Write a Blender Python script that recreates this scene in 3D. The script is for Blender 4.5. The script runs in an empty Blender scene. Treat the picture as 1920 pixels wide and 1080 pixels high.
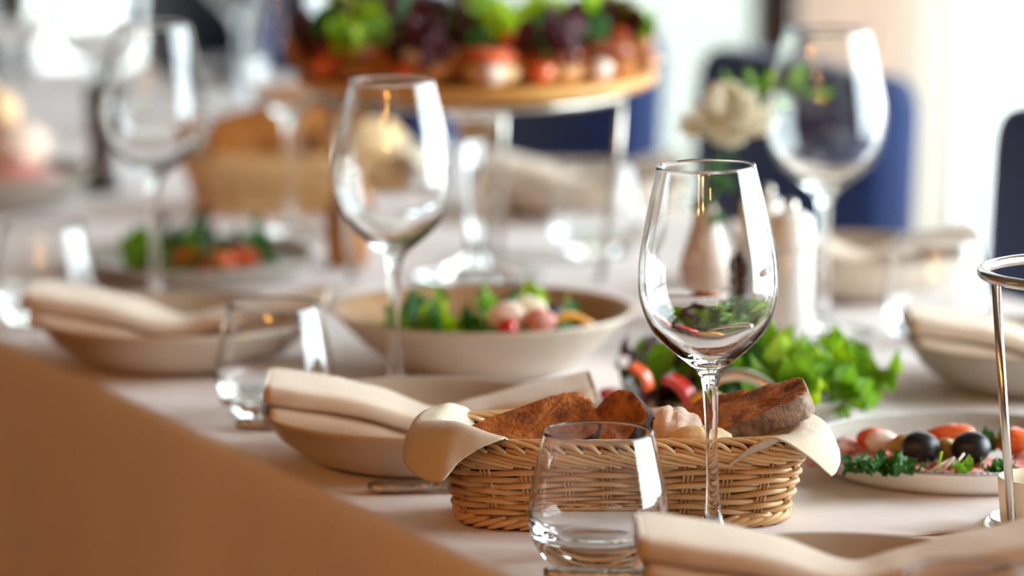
import bpy, bmesh, math, random
from mathutils import Vector, Matrix, Euler, noise
random.seed(7)
S = bpy.context.scene
C = S.collection
PI = math.pi
T = 0.75                                    # table top height
# ------------------------------------------------------------------ camera
cam_d = bpy.data.cameras.new('camera'); cam = bpy.data.objects.new('camera', cam_d); C.objects.link(cam)
cam.location = (0, 0, T + 0.54)
cam.rotation_euler = (PI/2 - math.atan(0.162), 0, 0)
cam_d.sensor_width = 36; cam_d.lens = 146.25
cam_d.clip_start = 0.05; cam_d.clip_end = 100
cam_d.dof.use_dof = True; cam_d.dof.focus_distance = 2.465; cam_d.dof.aperture_fstop = 3.7
S.camera = cam
# ------------------------------------------------------------------ world, light, exposure
w = bpy.data.worlds.new('world'); S.world = w; w.use_nodes = True
bg = w.node_tree.nodes['Background']
bg.inputs[0].default_value = (0.84, 0.93, 1.0, 1); bg.inputs[1].default_value = 15.0
def area(name, loc, rot, sx, sy, power, col, portal=False):
    l = bpy.data.lights.new(name, 'AREA'); l.shape = 'RECTANGLE'; l.size = sx; l.size_y = sy
    l.energy = power; l.color = col
    o = bpy.data.objects.new(name, l); C.objects.link(o); o.location = loc; o.rotation_euler = rot
    if portal: l.cycles.is_portal = True
    return o
area('window_portal_back', (0.75, 5.6, 1.4), (PI/2, 0, PI), 3.3, 2.7, 1, (1, 1, 1), True)
area('window_portal_side', (2.55, 3.6, 1.4), (PI/2, 0, PI/2), 3.8, 2.7, 1, (1, 1, 1), True)
LAMPS = [(-1.15, 0.55, 2.0), (-0.65, 0.15, 1.95), (-1.75, 1.2, 2.05), (-1.5, -.2, 2.0), (-0.45, -.6, 1.95), (0.35, -.3, 1.95), (-1.1, -.95, 2.05)]
LAMP_W, LAMP_C = 9.0, (1.0, 0.44, 0.11)
S.view_settings.view_transform = 'Standard'; S.view_settings.look = 'None'
S.view_settings.gamma = 1; S.view_settings.exposure = 0.32
cy = S.cycles
cy.max_bounces = 20; cy.transmission_bounces = 20; cy.transparent_max_bounces = 24
cy.glossy_bounces = 8; cy.diffuse_bounces = 4; cy.sample_clamp_indirect = 8; cy.blur_glossy = 0.4
cy.use_adaptive_sampling = False

# ------------------------------------------------------------------ materials
def lin(h):
    c = [int(h[i:i+2], 16)/255 for i in (0, 2, 4)]
    return tuple((v/12.92 if v <= .04045 else ((v+.055)/1.055)**2.4) for v in c) + (1,)
def mat(name, col, rough=0.5, metal=0.0, col2=None, nscale=20, bump=0.0, bscale=200, sheen=0, spec=0.5,
        rnd=None, coat=0, sss=0, detail=4, contrast=(0.35, 0.65), trans=0, weave=0, bdist=0.001, thin=0):
    m = bpy.data.materials.new(name); m.use_nodes = True
    nt = m.node_tree; N = nt.nodes; L = nt.links; b = N['Principled BSDF']
    c1 = lin(col) if isinstance(col, str) else col
    b.inputs['Base Color'].default_value = c1
    b.inputs['Roughness'].default_value = rough; b.inputs['Metallic'].default_value = metal
    b.inputs['Specular IOR Level'].default_value = spec
    b.inputs['Sheen Weight'].default_value = sheen; b.inputs['Coat Weight'].default_value = coat
    b.inputs['Transmission Weight'].default_value = trans
    if sss:
        b.inputs['Subsurface Weight'].default_value = sss; b.inputs['Subsurface Radius'].default_value = (.004, .003, .002)
    tc = N.new('ShaderNodeTexCoord')
    out = None
    if col2:
        c2 = lin(col2) if isinstance(col2, str) else col2
        n = N.new('ShaderNodeTexNoise'); n.inputs['Scale'].default_value = nscale; n.inputs['Detail'].default_value = detail
        L.new(tc.outputs['Object'], n.inputs['Vector'])
        r = N.new('ShaderNodeMapRange'); r.inputs[1].default_value = contrast[0]; r.inputs[2].default_value = contrast[1]
        L.new(n.outputs['Fac'], r.inputs[0])
        mx = N.new('ShaderNodeMix'); mx.data_type = 'RGBA'
        mx.inputs[6].default_value = c1; mx.inputs[7].default_value = c2
        L.new(r.outputs[0], mx.inputs[0]); out = mx.outputs[2]
    if rnd:
        oi = N.new('ShaderNodeObjectInfo'); mr = N.new('ShaderNodeMix'); mr.data_type = 'RGBA'
        if out: L.new(out, mr.inputs[6])
        else: mr.inputs[6].default_value = c1
        mr.inputs[7].default_value = lin(rnd)
        L.new(oi.outputs['Random'], mr.inputs[0]); out = mr.outputs[2]
    if out: L.new(out, b.inputs['Base Color'])
    if bump:
        n2 = N.new('ShaderNodeTexNoise'); n2.inputs['Scale'].default_value = bscale; n2.inputs['Detail'].default_value = 5
        L.new(tc.outputs['Object'], n2.inputs['Vector'])
        bp = N.new('ShaderNodeBump'); bp.inputs['Strength'].default_value = bump; bp.inputs['Distance'].default_value = bdist
        h = n2.outputs['Fac']
        if weave:
            ad = None
            for ax in ('X', 'Y', 'Z'):
                wv = N.new('ShaderNodeTexWave'); wv.bands_direction = ax; wv.inputs['Scale'].default_value = weave
                wv.inputs['Distortion'].default_value = 0.6; L.new(tc.outputs['Object'], wv.inputs['Vector'])
                a = N.new('ShaderNodeMath'); a.operation = 'ADD'
                L.new(wv.outputs['Fac'], a.inputs[0])
                L.new(ad.outputs[0] if ad else h, a.inputs[1]); ad = a
            h = ad.outputs[0]
        L.new(h, bp.inputs['Height']); L.new(bp.outputs[0], b.inputs['Normal'])
    if thin:                                          # light coming through a thin leaf
        tr = N.new('ShaderNodeBsdfTranslucent'); tr.inputs[0].default_value = c1
        if out: L.new(out, tr.inputs[0])
        ms = N.new('ShaderNodeMixShader'); ms.inputs[0].default_value = thin
        L.new(b.outputs[0], ms.inputs[1]); L.new(tr.outputs[0], ms.inputs[2]); L.new(ms.outputs[0], N['Material Output'].inputs[0])
    return m
def glass(name, col=(0.97, 1.0, 0.985, 1), ior=1.48):
    m = bpy.data.materials.new(name); m.use_nodes = True; nt = m.node_tree; nt.nodes.clear()
    o = nt.nodes.new('ShaderNodeOutputMaterial'); g = nt.nodes.new('ShaderNodeBsdfGlass')
    g.inputs['Color'].default_value = col; g.inputs['Roughness'].default_value = 0.0; g.inputs['IOR'].default_value = ior
    nt.links.new(g.outputs[0], o.inputs[0]); return m
def pane(name, col):
    m = bpy.data.materials.new(name); m.use_nodes = True; nt = m.node_tree; nt.nodes.clear()
    o = nt.nodes.new('ShaderNodeOutputMaterial'); t = nt.nodes.new('ShaderNodeBsdfTransparent'); t.inputs[0].default_value = col
    g = nt.nodes.new('ShaderNodeBsdfGlossy'); g.inputs['Roughness'].default_value = 0.02
    f = nt.nodes.new('ShaderNodeFresnel'); f.inputs[0].default_value = 1.45
    x = nt.nodes.new('ShaderNodeMixShader'); L = nt.links
    L.new(f.outputs[0], x.inputs[0]); L.new(t.outputs[0], x.inputs[1]); L.new(g.outputs[0], x.inputs[2]); L.new(x.outputs[0], o.inputs[0])
    return m
def sheer(name, col, amt):
    m = bpy.data.materials.new(name); m.use_nodes = True; nt = m.node_tree; nt.nodes.clear(); L = nt.links
    o = nt.nodes.new('ShaderNodeOutputMaterial'); d = nt.nodes.new('ShaderNodeBsdfDiffuse'); t = nt.nodes.new('ShaderNodeBsdfTranslucent')
    d.inputs[0].default_value = lin(col); t.inputs[0].default_value = lin(col)
    x = nt.nodes.new('ShaderNodeMixShader'); x.inputs[0].default_value = amt
    L.new(d.outputs[0], x.inputs[1]); L.new(t.outputs[0], x.inputs[2]); L.new(x.outputs[0], o.inputs[0]); return m
M = dict(
    glass=glass('clear_glass', (.995, 1, .998, 1)),
    cloth=mat('table_linen', 'E9E0DE', .85, bump=.15, bscale=900, weave=700, col2='E3D9D6', nscale=3, bdist=.0002),
    napkin=mat('cream_linen', 'DFCBB6', .9, bump=.5, bscale=1500, weave=420, sheen=.2, col2='D8C2AB', nscale=9, bdist=.0004),
    liner=mat('basket_linen', 'D9CAB4', .9, bump=.45, bscale=1800, weave=420, col2='D0BEA4', nscale=12, bdist=.0005),
    wicker=mat('wicker_cane', 'DDB684', .4, rnd='BC915C', bump=.2, bscale=300, bdist=.0004, spec=.5),
    wire=mat('dark_wire', '3a2f2a', .4, .8),
    steel=mat('brushed_steel', 'C9C2B6', .22, 1.0, bump=.05, bscale=120),
    silver=mat('ornate_silver', 'B9AEA2', .25, 1.0, bump=.9, bscale=260, bdist=.002),
    crumb=mat('rye_crumb', 'D08038', .9, col2='7A3C14', nscale=95, bump=1, bscale=420, bdist=.003, contrast=(.3, .7)),
    crust=mat('rye_crust', '6E5444', .85, col2='A08A78', nscale=120, bump=.8, bscale=300, bdist=.0015),
    crustd=mat('dark_rye_crust', '4A2A1A', .85, col2='2E1A12', nscale=120, bump=.8, bscale=300, bdist=.0015),
    bun=mat('floured_bun', 'D9B49A', .9, col2='EAD6C8', nscale=90, bump=.4, bscale=500),
    bunlight=mat('pale_bun', 'D8A868', .9, col2='EBD3AE', nscale=70, bump=.4, bscale=500),
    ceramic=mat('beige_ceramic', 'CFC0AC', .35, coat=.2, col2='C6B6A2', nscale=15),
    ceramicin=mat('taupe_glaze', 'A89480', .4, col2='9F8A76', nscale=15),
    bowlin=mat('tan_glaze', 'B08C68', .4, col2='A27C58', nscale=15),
    grey=mat('grey_stoneware', 'AFA79C', .4, col2='A39B90', nscale=15),
    white=mat('white_porcelain', 'E9E4DA', .3, coat=.3),
    cream=mat('cream_porcelain', 'E9DCC2', .4),
    speckle=mat('beaded_silver_rim', 'B0ACA6', .25, 1.0, bump=1.0, bscale=500, bdist=.002),
    wood=mat('light_oak_board', 'D09A50', .5, col2='B67A34', nscale=12),
    woodd=mat('dark_walnut', '3D2418', .4, col2='2A170F', nscale=30),
    woodm=mat('amber_wood', 'B87A3A', .5, col2='9C5F28', nscale=25),
    navy=mat('navy_velvet', '0B2658', .75, sheen=.12, col2='091E48', nscale=8, spec=.25),
    leg=mat('black_chair_leg', '1a1512', .5),
    green=mat('lettuce_green', '8FBE26', .5, col2='5F9018', nscale=40, bump=.4, bscale=150, thin=.4),
    lime=mat('lime_lettuce', 'C6E020', .5, col2='9CC414', nscale=40, bump=.4, bscale=150, thin=.4),
    dgreen=mat('dark_herb_green', '3A7A26', .5, col2='24541A', nscale=60, bump=.3, bscale=200, thin=.25),
    redleaf=mat('red_lettuce', '5A1A24', .5, col2='321218', nscale=50, bump=.4, bscale=150, thin=.25),
    pepper=mat('red_pepper', 'C8200E', .25, col2='A81408', nscale=20, coat=.4),
    yellow=mat('yellow_pepper', 'E0A010', .3, col2='D08608', nscale=20, coat=.3),
    tomato=mat('salmon_orange', 'DC4E18', .35, col2='E26E34', nscale=60, coat=.3),
    ham=mat('pink_ham', 'C8706A', .45, col2='E2A89E', nscale=45, coat=.2, contrast=(.4, .6)),
    meat=mat('cured_meat', 'A03A2E', .45, col2='D89084', nscale=70, coat=.2),
    meatd=mat('dark_sausage', '6A2A18', .4, col2='9A4A28', nscale=60, coat=.3),
    olive=mat('black_olive', '0C0A0B', .42, coat=.0, bump=.1, bscale=150),
    capers=mat('pickled_beige', 'B88A48', .4, col2='8C7A30', nscale=50),
    sprout=mat('pale_sprout', 'E8D2C4', .4),
    petal=mat('white_petal', 'FAF4E2', .7, col2='F6ECD4', nscale=30, thin=.55),
    vase=mat('pearl_vase', 'CDB8A8', .35, col2='C2A898', nscale=10, coat=.3),
    copper=mat('copper_band', 'A0623A', .35, col2='8A4E2A', nscale=30),
    acryl=mat('frosted_acrylic', 'F2EFEA', .15, trans=.35, coat=.3),
    floor=mat('oak_floor', '5A3218', .45, col2='44240F', nscale=2),
    wallwarm=mat('warm_plaster', '7A4620', .7, col2='6A3A18', nscale=2),
    wallteal=mat('dark_teal_panel', '2E4044', .8),
    ceil=mat('white_ceiling', '907A62', .9),
    frame=mat('grey_window_frame', '6E6C66', .6),
    drape=sheer('beige_drape', 'F8ECE2', .85), draped=sheer('brown_drape', '6E3E32', .45), voile=sheer('white_voile', 'FFFDF8', .85),
    pmint=pane('mint_glass', (.318, .322, .302, 1)), ptint=pane('tinted_pane', (.50, .50, .49, 1)), pclear=pane('clear_pane', (.97, .99, .98, 1)),
    terrace=mat('pale_terrace_stone', 'D8D8D4', .9, col2='CCCCC8', nscale=2),
    shade=mat('brass_shade', 'B08038', .3, 1.0),
)
def emis(name, col, s):
    m = bpy.data.materials.new(name); m.use_nodes = True; nt = m.node_tree; nt.nodes.clear()
    o = nt.nodes.new('ShaderNodeOutputMaterial'); e = nt.nodes.new('ShaderNodeEmission'); e.inputs[0].default_value = col; e.inputs[1].default_value = s
    nt.links.new(e.outputs[0], o.inputs[0]); return m

# ------------------------------------------------------------------ helpers
def tag(o, label=None, cat=None, group=None, kind=None):
    if label: o['label'] = label
    if cat: o['category'] = cat
    if group: o['group'] = group
    if kind: o['kind'] = kind
    return o
def mk(name, verts, faces, m, parent=None, loc=(0, 0, 0), rot=(0, 0, 0), smooth=True, matidx=None):
    me = bpy.data.meshes.new(name); me.from_pydata([tuple(v) for v in verts], [], faces); me.update()
    ms = m if isinstance(m, (list, tuple)) else [m]
    for x in ms: me.materials.append(x)
    if smooth: me.shade_smooth()
    if matidx:
        for p, i in zip(me.polygons, matidx): p.material_index = i
    o = bpy.data.objects.new(name, me); C.objects.link(o); o.location = loc; o.rotation_euler = rot
    if parent: o.parent = parent
    return o
def thing(name, loc, label, cat, group=None, rz=0, rot=None):
    o = bpy.data.objects.new(name, None); C.objects.link(o); o.empty_display_size = .02
    o.location = (loc[0], loc[1], loc[2] + T); o.rotation_euler = rot or (0, 0, rz)
    return tag(o, label, cat, group)
def copy_tree(o, parent=None):
    c = o.copy(); C.objects.link(c)
    if parent: c.parent = parent
    for ch in list(o.children): copy_tree(ch, c)
    return c
def lathe(prof, n=48):
    vs, fs = [], []; idx = []
    for r, z in prof:
        if r < 1e-6: idx.append([len(vs)]); vs.append((0, 0, z))
        else:
            idx.append(list(range(len(vs), len(vs)+n)))
            vs += [(r*math.cos(2*PI*k/n), r*math.sin(2*PI*k/n), z) for k in range(n)]
    for a, b in zip(idx, idx[1:]):
        for k in range(n):
            k2 = (k+1) % n
            if len(a) == 1 and len(b) == 1: continue
            if len(a) == 1: fs.append((a[0], b[k2], b[k]))
            elif len(b) == 1: fs.append((a[k], a[k2], b[0]))
            else: fs.append((a[k], a[k2], b[k2], b[k]))
    return vs, fs
def cr(pts, m=6):                                   # Catmull-Rom resample
    P = [Vector(p) for p in pts]; out = []
    for i in range(len(P)-1):
        a, b, c, d = P[max(i-1, 0)], P[i], P[i+1], P[min(i+2, len(P)-1)]
        for k in range(m):
            t = k/m
            out.append(.5*((2*b)+(c-a)*t+(2*a-5*b+4*c-d)*t*t+(3*b-a-3*c+d)*t**3))
    out.append(P[-1]); return out
def tube(pts, r, sides=7, closed=False, vs=None, fs=None):
    vs = [] if vs is None else vs; fs = [] if fs is None else fs
    P = [Vector(p) for p in pts]; n = len(P); base = len(vs); up = Vector((0, 0, 1))
    for i, p in enumerate(P):
        a = P[(i-1) % n] if closed or i else P[i]; b = P[(i+1) % n] if closed or i < n-1 else P[i]
        t = (b-a).normalized()
        u = t.cross(up); u = u.normalized() if u.length > .05 else t.cross(Vector((0, 1, 0))).normalized()
        v = u.cross(t)
        rr = r(i/(n-1)) if callable(r) else r
        for k in range(sides):
            an = 2*PI*k/sides; vs.append(p + (u*math.cos(an)+v*math.sin(an))*rr)
    for i in range(n if closed else n-1):
        j = (i+1) % n
        for k in range(sides):
            k2 = (k+1) % sides
            fs.append((base+i*sides+k, base+j*sides+k, base+j*sides+k2, base+i*sides+k2))
    if not closed:
        fs.append(tuple(base+k for k in range(sides))); fs.append(tuple(base+(n-1)*sides+k for k in reversed(range(sides))))
    return vs, fs
def grid(rows, closed=False):
    m = len(rows[0]); vs = [p for r in rows for p in r]; fs = []
    for i in range(len(rows)-1):
        for j in range(m-1):
            fs.append((i*m+j, i*m+j+1, (i+1)*m+j+1, (i+1)*m+j))
    return vs, fs
def loft(ctrl, mu=6, mv=6):
    rows = [cr(r, mu) for r in ctrl]; cols = list(zip(*rows)); cols = [cr(c, mv) for c in cols]
    return [list(r) for r in zip(*cols)]
def solid(o, t, off=0):
    md = o.modifiers.new('thickness', 'SOLIDIFY'); md.thickness = t; md.offset = off; return o
def blob(rx, ry, rz, nz=0.15, seed=0, seg=20, rings=12, freq=1.5, flat=0.0):
    vs = []; fs = []
    sd = Vector((seed*3.1, seed*1.7, seed*.9))
    vs.append(Vector((0, 0, 1)))
    for i in range(1, rings):
        for k in range(seg):
            th = PI*i/rings; ph = 2*PI*k/seg
            vs.append(Vector((math.sin(th)*math.cos(ph), math.sin(th)*math.sin(ph), math.cos(th))))
    vs.append(Vector((0, 0, -1)))
    out = []
    for v in vs:
        f = 1 + nz*noise.noise(v*freq+sd) + nz*.4*noise.noise(v*freq*3+sd)
        z = v.z*rz*f
        if flat and z < -rz*flat: z = -rz*flat
        out.append((v.x*rx*f, v.y*ry*f, z))
    for k in range(seg): fs.append((0, 1+k, 1+(k+1) % seg))
    for i in range(rings-2):
        for k in range(seg):
            a = 1+i*seg+k; b = 1+i*seg+(k+1) % seg; fs.append((a, a+seg, b+seg, b))
    last = len(vs)-1; o = 1+(rings-2)*seg
    for k in range(seg): fs.append((o+k, last, o+(k+1) % seg))
    return out, fs
def box(x0, y0, z0, x1, y1, z1):
    v = [(x, y, z) for z in (z0, z1) for y in (y0, y1) for x in (x0, x1)]
    return v, [(0, 2, 3, 1), (4, 5, 7, 6), (0, 1, 5, 4), (2, 6, 7, 3), (0, 4, 6, 2), (1, 3, 7, 5)]
def struct(name, vf, m, parent=None, smooth=False, top=True):
    o = mk(name, vf[0], vf[1], m, parent, smooth=smooth)
    if top and not parent: o['kind'] = 'structure'
    return o
def basis(o, xa, za, loc):
    """orient an object with its local x along xa and local z near za"""
    x = Vector(xa).normalized(); z = Vector(za); y = z.cross(x).normalized(); z = x.cross(y)
    o.matrix_world = Matrix.Translation(loc) @ Matrix((x, y, z)).transposed().to_4x4()

# ------------------------------------------------------------------ the room
struct('floor', box(-3.1, -1.7, -.05, 2.65, 5.7, 0), M['floor'])
struct('ceiling', box(-3.1, -1.7, 2.8, 2.65, 5.7, 2.9), M['ceil'])
struct('wall_left', box(-3.1, -1.7, 0, -3.0, 5.7, 2.8), M['wallwarm'])
struct('wall_front', box(-3.0, -1.7, 0, 2.65, -1.6, 2.8), M['wallwarm'])
struct('wall_back', box(-3.0, 5.55, 0, -.66, 5.65, 2.8), M['wallteal'])
struct('wall_back', box(-.40, 5.55, 0, -.27, 5.65, 2.8), M['wallteal'])
struct('wall_right', box(2.55, -1.6, 0, 2.65, 1.7, 2.8), M['wallwarm'])
def window(name, x0, x1, y, mats, mullions, axis='x'):
    r = bpy.data.objects.new(name, None); C.objects.link(r); r['kind'] = 'structure'
    def bx(nm, a0, a1, z0, z1, m, th=.03):
        vf = box(a0, y-th, z0, a1, y+th, z1) if axis == 'x' else box(y-th, a0, z0, y+th, a1, z1)
        return struct(nm, vf, m, r)
    bx('window_frame', x0, x1, 0, .05, M['frame']); bx('window_frame', x0, x1, 2.74, 2.8, M['frame'])
    for mx in [x0+.01]+mullions+[x1-.01]: bx('window_mullion', mx-.012, mx+.012, .05, 2.74, M['frame'])
    e = [x0]+mullions+[x1]
    for i in range(len(e)-1): bx('pane', e[i]+.012, e[i+1]-.012, .05, 2.74, mats[i], .003)
window('window_1', -.27, .345, 5.55, [M['pmint']], [])
window('window_2', .345, 2.55, 5.55, [M['ptint']]*3, [.586, 1.57])
window('added_window', -.66, -.40, 5.55, [M['ptint']], [])  # window added for backlight and reflections on the far left of the table
window('window_3', 1.7, 5.5, 2.6, [M['pclear']]*5, [2.4, 3.1, 3.9, 4.7], 'y')
struct('ground', box(-14, 5.7, -.2, 14, 22, -.12), M['terrace'])
struct('ground', box(2.7, -12, -.2, 14, 5.7, -.12), M['terrace'])
def curtain(x0, x1, m, label, amp=.018, nf=5, y=5.42):
    rows = []
    for z in (.01, .7, 1.4, 2.1, 2.74):
        rows.append([(x0+(x1-x0)*k/60, y+amp*math.sin(2*PI*nf*k/60+.3*z)+.004*math.sin(k), z) for k in range(61)])
    o = solid(mk('curtain', *grid(rows), m), .0015); return tag(o, label, 'curtain')
curtain(.337, .371, M['draped'], 'dark brown curtain edge beside the mint glass window', .01, 1)
curtain(.374, .515, M['drape'], 'beige pleated curtain hanging in front of the window', .016, 4)
curtain(.517, .575, M['voile'], 'white sheer curtain between beige curtain and grey mullion', .012, 2)
# pendant lamps of the room, behind and to the side of the camera
lampbulb = emis('warm_bulb', (1, .5, .17, 1), 60)
for i, p in enumerate(LAMPS):
    t = thing('pendant_lamp', (p[0], p[1], p[2]-T), 'brass pendant lamp with warm bulb hanging in the room behind the camera', 'lamp', 'brass pendant lamps')
    solid(mk('lamp_shade', *lathe([(.02, .16), (.03, .15), (.09, .09), (.13, .0)], 32), M['shade'], t), .002)
    mk('cord', *tube([(0, 0, .15), (0, 0, 2.8-p[2])], .003, 6), M['leg'], t)
    mk('bulb', *lathe([(0, .05), (.02, .045), (.028, .02), (.02, -.005), (0, -.012)], 16), lampbulb, t)
    l = bpy.data.lights.new('warm_lamp', 'POINT'); l.energy = LAMP_W; l.color = LAMP_C; l.shadow_soft_size = .03
    lo = bpy.data.objects.new('warm_lamp', l); C.objects.link(lo); lo.location = (p[0], p[1], p[2]-.06)

# ------------------------------------------------------------------ table and cloth
D = Vector((-.439, .8985, 0)); NN = Vector((.8985, .439, 0)); E0 = Vector((-.343, 2.992, 0))
TW = .80; ta, tb = -1.45, 1.9                     # table extent along its near edge, measured from E0
def tp(s, n, z): return E0 + D*s + NN*n + Vector((0, 0, z))
t = thing('dining_table', (0, 0, -T), 'long dining table under the white tablecloth', 'table')
def slab(s0, s1, n0, n1, z0, z1):
    v = [tp(s, n, z) for z in (z0, z1) for n in (n0, n1) for s in (s0, s1)]
    return v, box(0, 0, 0, 1, 1, 1)[1]
mk('tabletop', *slab(ta+.02, tb-.02, .02, TW-.02, T-.03, T-.004), M['woodm'], t, smooth=False)
for s in (ta+.1, tb-.1):
    for n in (.1, TW-.1): mk('leg', *slab(s-.03, s+.03, n-.03, n+.03, 0, T-.03), M['woodm'], t, smooth=False)
def tablecloth():
    # rounded-rectangle rings: top, rolled edge, drop with folds
    per = []
    R = .02
    def ring(off, z, wav=0):
        pts = []
        cor = [(ta+R, R, PI), (tb-R, R, 1.5*PI), (tb-R, TW-R, 0), (ta+R, TW-R, .5*PI)]
        n_side = [150, 40, 150, 40]
        seq = []
        # s=ta..tb at n=0, etc.
        for q, (s0, n0, s1, n1, nx, ny) in enumerate([(ta+R, 0, tb-R, 0, 0, -1), (tb, R, tb, TW-R, 1, 0), (tb-R, TW, ta+R, TW, 0, 1), (ta, TW-R, ta, R, -1, 0)]):
            m = n_side[q]
            for k in range(m+1):
                f = k/m; seq.append((s0+(s1-s0)*f, n0+(n1-n0)*f, nx, ny))
            a0 = [-PI/2, 0, PI/2, PI][q]; cs, cn = [(tb-R, R), (tb-R, TW-R), (ta+R, TW-R), (ta+R, R)][q]
            for k in range(1, 6):
                a = a0+PI/2*k/6; seq.append((cs+R*math.cos(a), cn+R*math.sin(a), math.cos(a), math.sin(a)))
        for i, (s, n, nx, ny) in enumerate(seq):
            wv = wav*(noise.noise(Vector((s*3.1+9, n*3.1, 0)))+.6*noise.noise(Vector((s*9, n*9, 4))))
            o = off + wv
            zz = z if ny < .5 else T-(T-z)*.33
            pts.append(tp(s+nx*o, n+ny*o, zz))
        return pts
    rings = [ring(-.012, T), ring(-.008, T), ring(-.004, T-.0012), ring(-.001, T-.004), ring(.001, T-.009), ring(.003, T-.03, .004),
             ring(.008, T-.10, .016), ring(.014, T-.22, .03), ring(.02, T-.40, .045), ring(.024, T-.60, .055), ring(.026, T-.735, .06)]
    n = len(rings[0]); vs = [p for r in rings for p in r]; fs = []
    for i in range(len(rings)-1):
        for k in range(n): fs.append((i*n+k, (i+1)*n+k, (i+1)*n+(k+1) % n, i*n+(k+1) % n))
    fs.append(tuple(range(n)))
    o = mk('tablecloth', vs, fs, M['cloth']); return o
tag(tablecloth(), 'long white tablecloth covering the dining table and hanging to the floor', 'tablecloth')
# hem of a second cloth overlapping in front of the meat plate
a, b = Vector((.150, 2.385, 0)), Vector((.46, 2.475, 0))
rows = []
for i in range(14):
    f = i/13
    row = []
    for k in range(50):
        g = k/49; p = a.lerp(b, g) + Vector((-.03, .16, 0))*f*(.3+.7*g)
        wr = .0007*math.sin(g*60+f*9)*math.exp(-((f-.25)*5)**2)*min(1, g*3)
        row.append((p.x, p.y, T-.0012+.0032*max(0, 1-f*1.3)*min(1, g*2.5)+max(0, wr)))
    rows.append(row)
o = solid(mk('table_runner', *grid(rows), M['cloth']), .0006, -1)
tag(o, 'thin white cloth layer with wrinkled hem in front of the meat plate', 'tablecloth')

# ------------------------------------------------------------------ glassware
WG = [(.036, .0012), (.0355, .0022), (.028, .0032), (.016, .0055), (.0085, .010), (.0055, .017), (.0043, .027), (.0035, .045), (.0035, .065),
      (.0042, .085), (.0050, .096), (.0075, .103), (.0135, .109), (.0255, .119), (.0335, .128), (.0375, .137), (.0403, .148), (.0409, .158),
      (.0400, .172), (.0372, .187), (.0340, .202), (.0305, .217), (.0289, .2242)]
WGI = [(.0286, .2247), (.0281, .2242), (.0296, .217), (.0331, .202), (.0363, .187), (.0391, .172), (.0400, .158), (.0393, .148), (.0364, .138),
       (.0320, .1295), (.0235, .121), (.0115, .1125), (.005, .1100), (0, .1095)]
def refine(p, m=3):
    q = cr([(a, 0, b) for a, b in p], m); return [(max(v.x, 0), v.z) for v in q]
wg_prof = [(0, .0016), (.030, .0002)] + refine(WG, 4) + refine(WGI, 4)
wg_mesh = None
def wine_glass(x, y, label, group=None, sc=1.0, rot=(0, 0, 0), z=0):
    global wg_mesh
    if wg_mesh is None:
        o = mk('wine_glass', *lathe(wg_prof, 72), M['glass']); wg_mesh = o.data
    else:
        o = bpy.data.objects.new('wine_glass', wg_mesh); C.objects.link(o)
    o.location = (x, y, T+z+.0004); o.scale = (sc*(1.07 if sc > 1.01 else 1),)*2+(sc,); o.rotation_euler = rot
    return tag(o, label, 'wine glass', group)
TU = [(.020, .0006), (.0255, .0012), (.031, .0048), (.0352, .0105), (.0385, .017), (.0402, .0255), (.0403, .033), (.0392, .044), (.0367, .056), (.0338, .069), (.0316, .0783)]
TUI = [(.0311, .0789), (.0306, .0784), (.0328, .069), (.0357, .056), (.0381, .044), (.0390, .034), (.0382, .027), (.0345, .0215), (.027, .0182), (.015, .0165), (0, .016)]
tu_prof = [(0, .002), (.0185, .0014)] + refine(TU, 4) + refine(TUI, 4)
tu_mesh = None
def tumbler(x, y, label, group=None, sc=1.0):
    global tu_mesh
    if tu_mesh is None:
        o = mk('tumbler', *lathe(tu_prof, 72), M['glass']); tu_mesh = o.data
    else:
        o = bpy.data.objects.new('tumbler', tu_mesh); C.objects.link(o)
    o.location = (x, y, T+.0002); o.scale = (sc,)*3
    return tag(o, label, 'glass', group)
wine_glass(.1186, 2.3890, 'clear wine glass standing in front of the bread basket', rot=(0, math.radians(-1.6), 0))
wine_glass(-.0805, 2.832, 'blurred clear wine glass behind the folded napkin and tumbler', rot=(0, math.radians(-.4), 0))
wine_glass(-.2803, 3.2284, 'blurred wine glass behind the napkin of the far place setting at the cloth edge')
wine_glass(.2365, 3.1154, 'large wine glass in front of a navy chair beside the white flower', sc=1.03)
wine_glass(-.195, 3.62, 'blurred wine glass standing before the second bread basket')
wine_glass(-.405, 4.03, 'far wine glass behind the pepper grinder')
wine_glass(-.50, 4.16, 'far wine glass behind the platter of rolls')
wine_glass(-.30, 4.55, 'small distant wine glass standing near the end of the table')
tumbler(.0496, 2.3333, 'clear water tumbler in front of the bread basket')
tumbler(-.1614, 2.7778, 'blurred water tumbler beside the folded napkin at the table edge')
tumbler(-.3589, 3.1538, 'blurred water tumbler at the table edge beside the far napkin')
tumbler(.3189, 3.0825, 'water tumbler in front of navy chair beside the large wine glass')
tumbler(.0718, 3.5039, 'blurred water tumbler beneath the side of the raised wooden board')
tumbler(.2221, 1.9777, 'water tumbler cut off by the lower edge, before the nearest plate')
tumbler(-.298, 4.33, 'small distant water tumbler near the second bread basket')

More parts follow.
